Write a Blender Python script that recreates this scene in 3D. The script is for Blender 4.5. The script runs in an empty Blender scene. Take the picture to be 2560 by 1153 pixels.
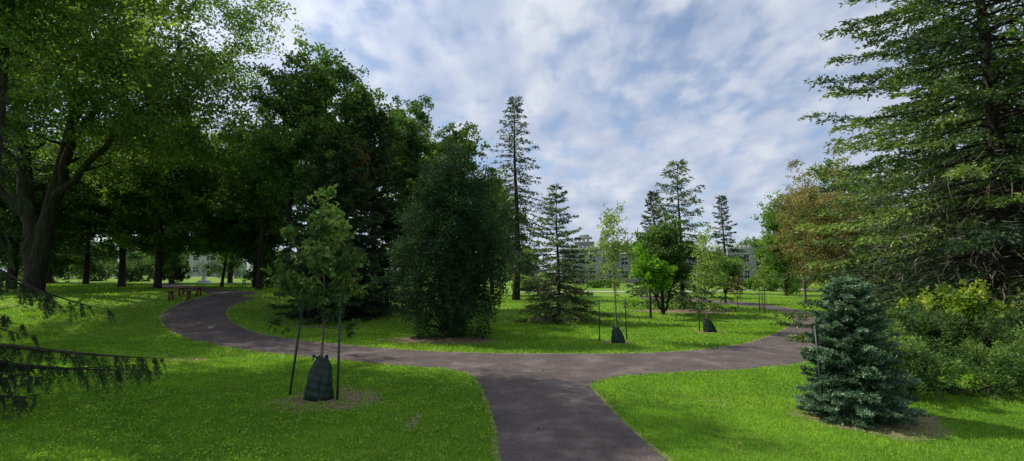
import bpy, math, numpy as np
from mathutils import Vector
scene=bpy.context.scene
COL=scene.collection
# ------------------------------------------------------------------ camera station
FPX=1173.0; CAMZ=2.4; TH=math.radians(5.0); S_,C_=math.sin(TH),math.cos(TH)
def sst(a,b,x):
    t=np.clip((x-a)/(b-a),0,1); return t*t*(3-2*t)
def H(X,Y):
    X=np.asarray(X,float);Y=np.asarray(Y,float)
    h=1.2*sst(16,27,Y)*sst(3,15,-X)
    h=h+0.05*np.sin(X*0.35+1)*np.sin(Y*0.3)*sst(12,20,Y)
    return h
def survey(x,y):
    """ground point seen along a bearing from the camera station"""
    a=(x-1280)/FPX; b=(576.5-y)/FPX
    dx,dy,dz=a,C_-b*S_,S_+b*C_
    t=1.0
    for i in range(4000):
        if CAMZ+dz*t<=float(H(dx*t,dy*t)): break
        t+=0.02+t*0.002
    return (dx*t,dy*t)
def gx(x,Y,y=700):
    a=(x-1280)/FPX; b=(576.5-y)/FPX
    return Y*a/(C_-b*S_)
def zt(y,Y):
    b=(576.5-y)/FPX
    return CAMZ+Y*(S_+b*C_)/(C_-b*S_)
# ------------------------------------------------------------------ mesh helpers
def nrm(v): return v/np.maximum(np.linalg.norm(v,axis=-1,keepdims=True),1e-9)
class MB:
    def __init__(s): s.V=[];s.F=[];s.T=[];s.n=0
    def add(s,V,F,t=0.5):
        V=np.asarray(V,float).reshape(-1,3);F=np.asarray(F,int).reshape(-1,4)
        s.V.append(V);s.F.append(F+s.n);s.n+=len(V)
        s.T.append(np.broadcast_to(np.asarray(t,float),(len(F),)).copy())
    def box(s,x0,x1,y0,y1,z0,z1):
        V=[(x0,y0,z0),(x1,y0,z0),(x1,y1,z0),(x0,y1,z0),(x0,y0,z1),(x1,y0,z1),(x1,y1,z1),(x0,y1,z1)]
        F=[(0,3,2,1),(4,5,6,7),(0,1,5,4),(1,2,6,5),(2,3,7,6),(3,0,4,7)]
        s.add(V,F)
    def mesh(s,name,mat,smooth=False):
        V=np.concatenate(s.V);F=np.concatenate(s.F);T=np.concatenate(s.T)
        me=bpy.data.meshes.new(name)
        me.vertices.add(len(V));me.vertices.foreach_set("co",V.astype(np.float32).ravel())
        me.loops.add(4*len(F));me.loops.foreach_set("vertex_index",F.astype(np.int32).ravel())
        me.polygons.add(len(F));me.polygons.foreach_set("loop_start",(np.arange(len(F))*4).astype(np.int32))
        me.update(calc_edges=True)
        at=me.attributes.new("tint",'FLOAT','FACE');at.data.foreach_set("value",T.astype(np.float32))
        if smooth: me.polygons.foreach_set("use_smooth",np.ones(len(F),bool))
        me.materials.append(mat)
        return me
    def obj(s,name,mat,loc=(0,0,0),parent=None,smooth=False):
        o=bpy.data.objects.new(name,s.mesh(name,mat,smooth));o.location=loc
        COL.objects.link(o)
        if parent is not None:o.parent=parent
        return o
def root(name,loc,label,cat,group=None):
    o=bpy.data.objects.new(name,None);o.location=loc;o.empty_display_size=0.3;COL.objects.link(o)
    o["label"]=label;o["category"]=cat
    if group:o["group"]=group
    return o
def tag(o,label,cat,group=None,kind=None):
    o["label"]=label;o["category"]=cat
    if group:o["group"]=group
    if kind:o["kind"]=kind
    return o
def tube(mb,pts,rad,k=6,cap=True,t=0.5):
    pts=np.asarray(pts,float);n=len(pts);rad=np.broadcast_to(np.asarray(rad,float),(n,))
    tan=nrm(np.gradient(pts,axis=0))
    ref=np.array([0,0,1.0]) if abs(tan[:,2]).mean()<0.8 else np.array([1.0,0,0])
    u=nrm(np.cross(tan,ref));v=np.cross(tan,u)
    an=np.linspace(0,2*np.pi,k,endpoint=False)
    ring=pts[:,None,:]+rad[:,None,None]*(np.cos(an)[None,:,None]*u[:,None,:]+np.sin(an)[None,:,None]*v[:,None,:])
    i=np.arange(n-1)[:,None]*k;j=np.arange(k)[None,:];j2=(j+1)%k
    F=np.stack([i+j,i+j2,i+k+j2,i+k+j],-1).reshape(-1,4)
    mb.add(ring.reshape(-1,3),F,t)
def leaves(mb,P,D,L,W,t,rng,bend=0.12):
    N=len(P);L=np.broadcast_to(L,(N,))[:,None];W=np.broadcast_to(W,(N,))[:,None]
    D=nrm(D);S=nrm(np.cross(D,rng.normal(size=(N,3))));Nn=np.cross(D,S)
    a=P;b=P+D*L*.45+S*W*.5+Nn*L*bend;c=P+D*L;d=P+D*L*.45-S*W*.5+Nn*L*bend
    V=np.stack([a,b,c,d],1).reshape(-1,3);F=np.arange(4*N).reshape(N,4)
    mb.add(V,F,t)
# ------------------------------------------------------------------ materials
def newmat(name):
    m=bpy.data.materials.new(name);m.use_nodes=True;nt=m.node_tree;nt.nodes.clear()
    out=nt.nodes.new("ShaderNodeOutputMaterial");return m,nt,out
def ramp(nt,stops):
    r=nt.nodes.new("ShaderNodeValToRGB");e=r.color_ramp.elements
    while len(e)<len(stops):e.new(0.5)
    for i,(p,c) in enumerate(stops):e[i].position=p;e[i].color=(c[0],c[1],c[2],1)
    return r
def leafmat(name,dark,mid,light,trans=0.35,rough=0.65,tcol=None,gain=1.55):
    dark,mid,light=[tuple(v*gain for v in c) for c in (dark,mid,light)]
    m,nt,out=newmat(name);N=nt.nodes;L=nt.links
    at=N.new("ShaderNodeAttribute");at.attribute_name="tint"
    r=ramp(nt,[(0,dark),(0.5,mid),(1,light)]);L.new(at.outputs["Fac"],r.inputs[0])
    p=N.new("ShaderNodeBsdfPrincipled");p.inputs["Roughness"].default_value=rough
    p.inputs["Specular IOR Level"].default_value=0.22
    L.new(r.outputs[0],p.inputs["Base Color"])
    tr=N.new("ShaderNodeBsdfTranslucent")
    mx=N.new("ShaderNodeMix");mx.data_type='RGBA';mx.blend_type='MULTIPLY';mx.inputs[0].default_value=1
    L.new(r.outputs[0],mx.inputs[6]);mx.inputs[7].default_value=tcol or (2.0,2.0,0.7,1)
    L.new(mx.outputs[2],tr.inputs["Color"])
    ms=N.new("ShaderNodeMixShader");ms.inputs[0].default_value=trans
    L.new(p.outputs[0],ms.inputs[1]);L.new(tr.outputs[0],ms.inputs[2]);L.new(ms.outputs[0],out.inputs[0])
    return m
def noisemat(name,stops,scale=4,detail=8,rough=0.9,bump=0.3,bscale=None,dist=0.0,stretch=(1,1,1),spec=0.3,rough_n=0.6):
    m,nt,out=newmat(name);N=nt.nodes;L=nt.links
    tc=N.new("ShaderNodeTexCoord");mp=N.new("ShaderNodeMapping");mp.inputs["Scale"].default_value=stretch
    L.new(tc.outputs["Object"],mp.inputs[0])
    n=N.new("ShaderNodeTexNoise");n.inputs["Scale"].default_value=scale;n.inputs["Detail"].default_value=detail
    n.inputs["Roughness"].default_value=rough_n
    L.new(mp.outputs[0],n.inputs["Vector"]);r=ramp(nt,stops);L.new(n.outputs[0],r.inputs[0])
    p=N.new("ShaderNodeBsdfPrincipled");p.inputs["Roughness"].default_value=rough;p.inputs["Specular IOR Level"].default_value=spec
    L.new(r.outputs[0],p.inputs["Base Color"])
    n2=N.new("ShaderNodeTexNoise");n2.inputs["Scale"].default_value=bscale or scale*4;n2.inputs["Detail"].default_value=5
    L.new(mp.outputs[0],n2.inputs["Vector"])
    b=N.new("ShaderNodeBump");b.inputs["Strength"].default_value=bump;b.inputs["Distance"].default_value=0.02
    L.new(n2.outputs[0],b.inputs["Height"]);L.new(b.outputs[0],p.inputs["Normal"]);L.new(p.outputs[0],out.inputs[0])
    return m
bark=noisemat("bark",[(0.3,(0.014,0.012,0.010)),(0.7,(0.06,0.05,0.04))],3,8,0.95,1.0,12,stretch=(3,3,0.5),spec=.1)
bark_grey=noisemat("bark_grey",[(0.3,(0.07,0.06,0.05)),(0.7,(0.2,0.17,0.14))],6,8,0.95,0.8,20,stretch=(3,3,0.5))
M_maple=leafmat("leaf_maple",(0.022,0.045,0.012),(0.05,0.092,0.02),(0.12,0.165,0.04),0.42,gain=1.8)
M_oak=leafmat("leaf_oak",(0.020,0.044,0.013),(0.046,0.092,0.022),(0.12,0.18,0.045),0.32)
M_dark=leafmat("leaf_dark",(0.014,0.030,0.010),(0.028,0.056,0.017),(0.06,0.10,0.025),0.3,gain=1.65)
M_bright=leafmat("leaf_bright",(0.05,0.11,0.012),(0.10,0.22,0.02),(0.2,0.34,0.03),0.5,gain=1.25)
M_cedar=leafmat("leaf_cedar",(0.007,0.018,0.008),(0.017,0.041,0.017),(0.04,0.078,0.028),0.10,.8,gain=1.45)
M_spruce=leafmat("needle_spruce",(0.012,0.026,0.011),(0.036,0.066,0.020),(0.135,0.19,0.045),0.22)
M_sdark=leafmat("needle_dark",(0.012,0.022,0.011),(0.024,0.043,0.018),(0.055,0.08,0.03),0.2)
M_drk2=leafmat("needle_hanging",(0.008,0.015,0.007),(0.018,0.034,0.013),(0.05,0.075,0.025),0.15)
M_blue=leafmat("needle_blue",(0.018,0.040,0.020),(0.052,0.098,0.048),(0.17,0.25,0.15),0.12,tcol=(1.6,1.8,1.2,1),gain=1.5)
M_birch=leafmat("leaf_birch",(0.065,0.068,0.02),(0.165,0.15,0.048),(0.35,0.29,0.12),0.35,tcol=(1.45,1.5,0.8,1),gain=1.25)
M_mid=leafmat("leaf_mid",(0.03,0.062,0.014),(0.066,0.125,0.024),(0.15,0.23,0.045),0.38)
M_far=leafmat("leaf_far",(0.035,0.065,0.03),(0.06,0.11,0.035),(0.12,0.17,0.05),0.3)
M_red=leafmat("leaf_rust",(0.04,0.035,0.015),(0.085,0.06,0.022),(0.14,0.09,0.03),0.3)
M_yel=leafmat("leaf_yellow_green",(0.06,0.11,0.02),(0.13,0.21,0.03),(0.32,0.37,0.05),0.4,gain=1.1)
M_sap=leafmat("leaf_sapling",(0.06,0.10,0.03),(0.14,0.20,0.06),(0.28,0.34,0.12),0.45,gain=1.3)
M_osap=leafmat("leaf_oak_sapling",(0.025,0.052,0.018),(0.065,0.115,0.035),(0.20,0.28,0.08),0.38,gain=1.3)
M_grass=leafmat("grass_blades",(0.058,0.135,0.016),(0.125,0.255,0.024),(0.27,0.385,0.055),0.45,0.6,tcol=(1.55,1.45,0.6,1),gain=1.45)
M_twig=noisemat("dead_twig",[(0.3,(0.07,0.058,0.045)),(0.7,(0.17,0.145,0.115))],6,4,0.9,0.1)
M_metal=noisemat("stake_metal",[(0.3,(0.012,0.022,0.016)),(0.7,(0.03,0.05,0.035))],8,4,0.5,0.1,spec=0.5)
M_bag=noisemat("bag_fabric",[(0.3,(0.005,0.020,0.013)),(0.7,(0.014,0.042,0.028))],5,5,0.45,0.4,30,spec=0.35)
M_wood=noisemat("bench_wood",[(0.3,(0.08,0.03,0.022)),(0.7,(0.18,0.07,0.055))],6,6,0.7,0.3,stretch=(1,6,6))
M_white=noisemat("white_stone",[(0.3,(0.55,0.55,0.52)),(0.7,(0.78,0.78,0.75))],5,6,0.8,0.2)
M_soil=noisemat("dry_mulch",[(0.25,(0.06,0.042,0.025)),(0.5,(0.20,0.15,0.09)),(0.75,(0.40,0.31,0.19))],14,10,0.95,1.0,60)
M_edge=noisemat("dry_edge",[(0.25,(0.09,0.08,0.04)),(0.5,(0.26,0.22,0.12)),(0.75,(0.42,0.36,0.23))],12,10,0.95,1.0,50)
M_conc=noisemat("light_road",[(0.3,(0.26,0.25,0.23)),(0.7,(0.38,0.37,0.34))],1,8,0.9,0.2)
M_glass=noisemat("window_glass",[(0.3,(0.02,0.025,0.03)),(0.7,(0.05,0.06,0.07))],2,2,0.1,0.0,spec=0.6)
M_frame=noisemat("white_frame",[(0.3,(0.5,0.5,0.49)),(0.7,(0.65,0.65,0.63))],5,2,0.5,0.0)
M_roof=noisemat("roof_slate",[(0.3,(0.06,0.06,0.065)),(0.7,(0.12,0.12,0.125))],2,5,0.8,0.2)
M_trim=noisemat("stone_trim",[(0.3,(0.30,0.30,0.30)),(0.7,(0.44,0.44,0.43))],3,5,0.85,0.2)
def stone():
    m,nt,out=newmat("grey_stone");N=nt.nodes;L=nt.links
    tc=N.new("ShaderNodeTexCoord");mp=N.new("ShaderNodeMapping");mp.inputs["Rotation"].default_value=(math.radians(90),0,0)
    L.new(tc.outputs["Object"],mp.inputs[0])
    b=N.new("ShaderNodeTexBrick");b.inputs["Scale"].default_value=1.0;b.inputs["Brick Width"].default_value=0.7;b.inputs["Row Height"].default_value=0.3
    b.inputs["Mortar Size"].default_value=0.02
    b.inputs["Color1"].default_value=(0.34,0.345,0.35,1);b.inputs["Color2"].default_value=(0.22,0.225,0.23,1);b.inputs["Mortar"].default_value=(0.15,0.15,0.15,1)
    L.new(mp.outputs[0],b.inputs["Vector"])
    n=N.new("ShaderNodeTexNoise");n.inputs["Scale"].default_value=0.6;n.inputs["Detail"].default_value=6;L.new(tc.outputs["Object"],n.inputs["Vector"])
    r=ramp(nt,[(0.3,(0.75,0.75,0.75)),(0.7,(1.1,1.08,1.05))]);L.new(n.outputs[0],r.inputs[0])
    mx=N.new("ShaderNodeMix");mx.data_type='RGBA';mx.blend_type='MULTIPLY';mx.inputs[0].default_value=1
    L.new(b.outputs[0],mx.inputs[6]);L.new(r.outputs[0],mx.inputs[7])
    p=N.new("ShaderNodeBsdfPrincipled");p.inputs["Roughness"].default_value=0.9;L.new(mx.outputs[2],p.inputs["Base Color"]);L.new(p.outputs[0],out.inputs[0])
    return m
M_stone=stone()
def asphalt():
    m,nt,out=newmat("asphalt");N=nt.nodes;L=nt.links
    tc=N.new("ShaderNodeTexCoord")
    a=N.new("ShaderNodeTexNoise");a.inputs["Scale"].default_value=1.1;a.inputs["Detail"].default_value=9;a.inputs["Roughness"].default_value=0.7
    b=N.new("ShaderNodeTexNoise");b.inputs["Scale"].default_value=45;b.inputs["Detail"].default_value=5;b.inputs["Roughness"].default_value=0.85
    L.new(tc.outputs["Object"],a.inputs["Vector"]);L.new(tc.outputs["Object"],b.inputs["Vector"])
    r=ramp(nt,[(0.3,(0.055,0.042,0.037)),(0.52,(0.092,0.072,0.064)),(0.70,(0.165,0.134,0.12))]);L.new(a.outputs[0],r.inputs[0])
    r2=ramp(nt,[(0.32,(0.3,0.3,0.3)),(0.5,(0.95,0.95,0.95)),(0.68,(2.2,2.15,2.1))]);L.new(b.outputs[0],r2.inputs[0])
    mx=N.new("ShaderNodeMix");mx.data_type='RGBA';mx.blend_type='MULTIPLY';mx.inputs[0].default_value=1
    L.new(r.outputs[0],mx.inputs[6]);L.new(r2.outputs[0],mx.inputs[7])
    p=N.new("ShaderNodeBsdfPrincipled");p.inputs["Roughness"].default_value=0.75;p.inputs["Specular IOR Level"].default_value=0.25
    L.new(mx.outputs[2],p.inputs["Base Color"])
    bp=N.new("ShaderNodeBump");bp.inputs["Strength"].default_value=0.6;bp.inputs["Distance"].default_value=0.012
    L.new(b.outputs[0],bp.inputs["Height"]);L.new(bp.outputs[0],p.inputs["Normal"]);L.new(p.outputs[0],out.inputs[0]);return m
M_asph=asphalt()
def groundmat():
    m,nt,out=newmat("lawn");N=nt.nodes;L=nt.links
    tc=N.new("ShaderNodeTexCoord")
    a=N.new("ShaderNodeTexNoise");a.inputs["Scale"].default_value=0.35;a.inputs["Detail"].default_value=8;a.inputs["Roughness"].default_value=0.65
    b=N.new("ShaderNodeTexNoise");b.inputs["Scale"].default_value=18;b.inputs["Detail"].default_value=8;b.inputs["Roughness"].default_value=0.8
    L.new(tc.outputs["Object"],a.inputs["Vector"]);L.new(tc.outputs["Object"],b.inputs["Vector"])
    r=ramp(nt,[(0.3,(0.09,0.18,0.018)),(0.55,(0.155,0.265,0.026)),(0.75,(0.24,0.30,0.055))]);L.new(a.outputs[0],r.inputs[0])
    r2=ramp(nt,[(0.3,(0.35,0.35,0.35)),(0.5,(0.9,0.9,0.9)),(0.7,(1.5,1.45,1.3))]);L.new(b.outputs[0],r2.inputs[0])
    mx=N.new("ShaderNodeMix");mx.data_type='RGBA';mx.blend_type='MULTIPLY';mx.inputs[0].default_value=1
    L.new(r.outputs[0],mx.inputs[6]);L.new(r2.outputs[0],mx.inputs[7])
    p=N.new("ShaderNodeBsdfPrincipled");p.inputs["Roughness"].default_value=0.95;p.inputs["Specular IOR Level"].default_value=0.1
    L.new(mx.outputs[2],p.inputs["Base Color"])
    bp=N.new("ShaderNodeBump");bp.inputs["Strength"].default_value=0.8;bp.inputs["Distance"].default_value=0.05
    L.new(b.outputs[0],bp.inputs["Height"]);L.new(bp.outputs[0],p.inputs["Normal"]);L.new(p.outputs[0],out.inputs[0]);return m
M_lawn=groundmat()
# ------------------------------------------------------------------ ground
def gridmesh(mb,P):
    n,m,_=P.shape;i=np.arange(n-1)[:,None]*m;j=np.arange(m-1)[None,:]
    F=np.stack([i+j,i+m+j,i+m+j+1,i+j+1],-1).reshape(-1,4);mb.add(P.reshape(-1,3),F)
far=np.array([-1500,-900,-500,-300,-200,-140,-100,-80,-65,-55])
xs=np.concatenate([far,np.arange(-48,48.1,0.5),-far[::-1]])
ys=np.concatenate([[-400,-150,-60,-25],np.arange(-12,60,0.5),[62,66,72,80,92,110,140,190,280,450,800,1500]])
XX,YY=np.meshgrid(xs,ys,indexing='xy')
mb=MB();gridmesh(mb,np.stack([XX,YY,H(XX,YY)],-1).transpose(1,0,2))
g=mb.obj("ground",M_lawn,smooth=True);tag(g,"mown green lawn spreading across the park","ground",kind="structure")
# ------------------------------------------------------------------ paths
def catmull(P,n=16):
    P=np.asarray(P,float);Q=np.vstack([2*P[0]-P[1],P,2*P[-1]-P[-2]]);o=[]
    for i in range(1,len(Q)-2):
        t=np.linspace(0,1,n,endpoint=False)[:,None]
        o.append(0.5*((2*Q[i])+(-Q[i-1]+Q[i+1])*t+(2*Q[i-1]-5*Q[i]+4*Q[i+1]-Q[i+2])*t**2+(-Q[i-1]+3*Q[i]-3*Q[i+1]+Q[i+2])*t**3))
    o.append(P[-1][None]);return np.vstack(o)
def resample(P,n):
    d=np.r_[0,np.cumsum(np.linalg.norm(np.diff(P,axis=0),axis=1))];s=np.linspace(0,d[-1],n)
    return np.stack([np.interp(s,d,P[:,0]),np.interp(s,d,P[:,1])],1)
def strip(name,A,B,off,mat,label,n=200,k=9,cat="path"):
    A=resample(A,n);B=resample(B,n);t=np.linspace(0,1,k)[None,:,None]
    P=A[:,None]*(1-t)+B[:,None]*t;Z=H(P[...,0],P[...,1])+off
    mb=MB();gridmesh(mb,np.concatenate([P,Z[...,None]],-1))
    o=mb.obj(name,mat,smooth=True)
    tag(o,label,cat,kind="structure");return o,np.vstack([A,B[::-1]])
inner=catmull([survey(*p) for p in [(640,747),(590,760),(565,780),(575,800),(615,824),(700,845),(850,862),(1000,875),(1200,884),(1400,886),(1600,884),(1780,873),(1900,850),(1965,822),(1985,800),(1965,784),(1880,768),(1750,757),(1600,747)]])
outer=catmull([survey(*p) for p in [(545,735),(455,758),(410,785),(408,808),(440,835),(520,858),(640,880),(800,896),(950,911),(1100,922),(1280,935),(1480,942),(1600,938),(1750,929),(1900,920),(2010,905),(2075,870),(2085,830),(2055,800),(2010,779),(1900,760),(1780,749),(1600,739)]])
def nearest(P,q): return int(np.argmin(((P-np.array(q))**2).sum(1)))
cuts_i=[survey(*p) for p in [(565,780),(700,845),(1200,884),(1780,873),(1985,800)]]
cuts_o=[survey(*p) for p in [(410,785),(640,880),(1190,929),(1900,920),(2055,800)]]
ii=[0]+[nearest(inner,c) for c in cuts_i]+[len(inner)-1];oo=[0]+[nearest(outer,c) for c in cuts_o]+[len(outer)-1]
A=np.vstack([resample(inner[ii[k]:ii[k+1]+1],50)[(0 if k==0 else 1):] for k in range(6)])
B=np.vstack([resample(outer[oo[k]:oo[k+1]+1],50)[(0 if k==0 else 1):] for k in range(6)])
t=np.linspace(0,1,11)[None,:,None];P=A[:,None]*(1-t)+B[:,None]*t
mb=MB();gridmesh(mb,np.concatenate([P,(H(P[...,0],P[...,1])+0.014)[...,None]],-1))
o=mb.obj("path",M_asph,smooth=True);tag(o,"dark asphalt footpath curving around a round lawn","path",kind="structure")
polys=[np.vstack([A,B[::-1]])]
sl=np.vstack([catmull([survey(*p) for p in [(1080,918),(1150,930),(1185,946),(1205,970),(1222,1010),(1240,1070),(1250,1153)]]),[(-0.1,4),(0.1,1),(0.4,-8)]])
sr=np.vstack([catmull([survey(*p) for p in [(1640,935),(1540,944),(1492,953),(1476,965),(1488,985),(1540,1040),(1600,1098),(1665,1153)]]),[(2.15,4),(2.4,1),(2.8,-8)]])
_,pl=strip("path",sl,sr,0.018,M_asph,"dark asphalt footpath stem joining the curved walk",260);polys.append(pl)
def band(pts,w,off,label,mat=M_asph,name="path",cat="path"):
    c=catmull(pts);tn=nrm(np.gradient(c,axis=0));nn=np.stack([-tn[:,1],tn[:,0]],1)*w/2
    _,pl=strip(name,c+nn,c-nn,off,mat,label,120,5,cat);polys.append(pl)
band([survey(*p) for p in [(2060,850),(2150,836),(2260,834),(2400,842),(2560,855)]],1.9,0.022,"asphalt footpath branching off beneath spruce trees")
band([survey(600,740),survey(500,724),survey(440,717),(-33,46),(-25,52),(-15,55)],2.0,0.022,"asphalt footpath winding behind the park benches",)
band([(-110,96),(-60,98),(-30,104),(20,118)],7,0.03,"pale street crossing beyond the trees",M_conc,"road","road")
band([(0,57),(15,56),(35,62),(60,70)],2.2,0.02,"light footpath in front of the stone building",M_conc,"path","path")
rng=np.random.default_rng(5)
def border(E,name="path_edge"):
    E=resample(E,500);tn=nrm(np.gradient(E,axis=0));nn=np.stack([-tn[:,1],tn[:,0]],1)
    j=0.055+0.06*rng.random(len(E))[:,None]
    a=E+nn*j;b=E-nn*j[::-1];t=np.array([0,.5,1])[None,:,None];P=a[:,None]*(1-t)+b[:,None]*t
    mb=MB();gridmesh(mb,np.concatenate([P,(H(P[...,0],P[...,1])+0.008)[...,None]],-1))
    o=mb.obj(name,M_edge);tag(o,"strip of dry tan grass and gravel beside the asphalt","path edge",kind="structure")
border(inner);border(outer[:nearest(outer,survey(1095,922))]);border(outer[nearest(outer,survey(1620,938)):])
border(sl);border(sr)
def inpoly(X,Y,poly):
    c=np.zeros(len(X),bool);x1,y1=poly[:,0],poly[:,1];x2,y2=np.roll(x1,-1),np.roll(y1,-1)
    for a,b,d,e in zip(x1,y1,x2,y2):
        if b==e:continue
        m=((b>Y)!=(e>Y));
        if not m.any():continue
        c^=m&(X<(d-a)*(Y-b)/(e-b)+a)
    return c
soil=[]
def soilpatch(x,y,rx,ry,label="dry mulch and straw around a young tree"):
    an=np.linspace(0,2*np.pi,41);r=1+0.12*np.sin(3*an+x)+0.08*np.sin(7*an+y)+0.05*np.sin(13*an)
    rr=np.linspace(0,1,5)[:,None];P=np.stack([x+rx*rr*np.cos(an)*r,y+ry*rr*np.sin(an)*r],-1)
    mb=MB();gridmesh(mb,np.concatenate([P,(H(P[...,0],P[...,1])+0.006)[...,None]],-1)[:, ::-1])
    o=mb.obj("soil_bed",M_soil);tag(o,label,"soil",kind="structure");soil.append((x,y,rx,ry))
SAP=survey(798,998);BLUE=survey(2140,1045);S1=survey(1542,857);S2=survey(1770,830);S3=survey(1908,783)
soilpatch(SAP[0]+0.2,SAP[1],1.05,0.9);soilpatch(BLUE[0]+.2,BLUE[1]-.1,1.1,0.9);soilpatch(S1[0],S1[1],0.5,0.5);soilpatch(S2[0],S2[1],0.55,0.5)
soilpatch(*survey(460,902),0.7,0.35,"bare worn dry patch in the lawn");soilpatch(*survey(1720,778),3.2,1.6,"brown mulch bed beneath a spruce and small tree")
soilpatch(*survey(1110,850),2.0,1.1,"shaded bare soil beneath a cedar");soilpatch(*survey(1035,1055),0.10,0.45,"thin dry streak in the lawn");soilpatch(*survey(1390,800),1.5,1.2,"needle covered soil beneath a small spruce")
# ------------------------------------------------------------------ grass
mb=MB()
for (a,b,nn,h,w) in [(4.8,8.5,200000,.05,.009),(8.5,13,160000,.055,.016),(13,22,130000,.07,.03),(22,45,80000,.09,.065)]:
    Y=np.sqrt(rng.uniform(a*a,b*b,nn));X=rng.uniform(-1.13,1.13,nn)*Y
    ok=np.ones(nn,bool)
    for pl in polys[:4]:ok&=~inpoly(X,Y,pl)
    for k,(sx,sy,rx,ry) in enumerate(soil):
        q=((X-sx)/rx)**2+((Y-sy)/ry)**2;ok&=~((q<1.0)&(rng.random(nn)<(0.985-0.6*np.clip(q,0,1)**2)*(0.6 if k in (4,7) else 1)))
    X,Y=X[ok],Y[ok];m=len(X)
    ns=np.sin(X*1.7+2*np.sin(Y*.9))*np.sin(Y*2.1+1.5*np.sin(X*1.1))+0.5*np.sin(X*5+Y*3.3)*np.sin(Y*6-X*2)
    dry=np.sin(X*.6+1.3*np.sin(Y*.5+1))*np.sin(Y*.8+X*.3)
    t=np.clip(0.42+0.16*ns+.14*dry+rng.normal(0,0.2,m),0,1)
    D=np.stack([rng.normal(0,.45,m),rng.normal(0,.45,m),np.ones(m)],1)
    leaves(mb,np.stack([X,Y,H(X,Y)-0.004],1),D,h*rng.uniform(.5,1.25,m)*(1+0.3*ns),w*rng.uniform(.6,1.3,m),t,rng,0.15)
nc=900;cy=np.sqrt(rng.uniform(5**2,12**2,nc));cx=rng.uniform(-1.1,.2,nc)*cy
X=np.repeat(cx,28)+rng.normal(0,.10,nc*28);Y=np.repeat(cy,28)+rng.normal(0,.10,nc*28)
ok=~inpoly(X,Y,polys[0])&~inpoly(X,Y,polys[1]);X,Y=X[ok],Y[ok];m=len(X)
leaves(mb,np.stack([X,Y,H(X,Y)+.02+.035*rng.random(m)],1),np.stack([rng.normal(size=m),rng.normal(size=m),rng.normal(0,.25,m)],1),.034,.034,rng.uniform(.25,.85,m),rng)
o=mb.obj("grass",M_grass);tag(o,"short mown grass blades covering the lawns","grass",kind="stuff")
mb=MB();m=1000;Y=np.sqrt(rng.uniform(25,30**2,m));X=rng.uniform(-1.05,1.05,m)*Y
D=np.stack([rng.normal(size=m),rng.normal(size=m),rng.normal(0,.15,m)],1)
leaves(mb,np.stack([X,Y,H(X,Y)+.03],1),D,.06,.04,rng.random(m),rng)
o=mb.obj("fallen_leaves",M_birch);tag(o,"small dry brown leaves scattered over lawn and path","leaves",kind="stuff")
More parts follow.
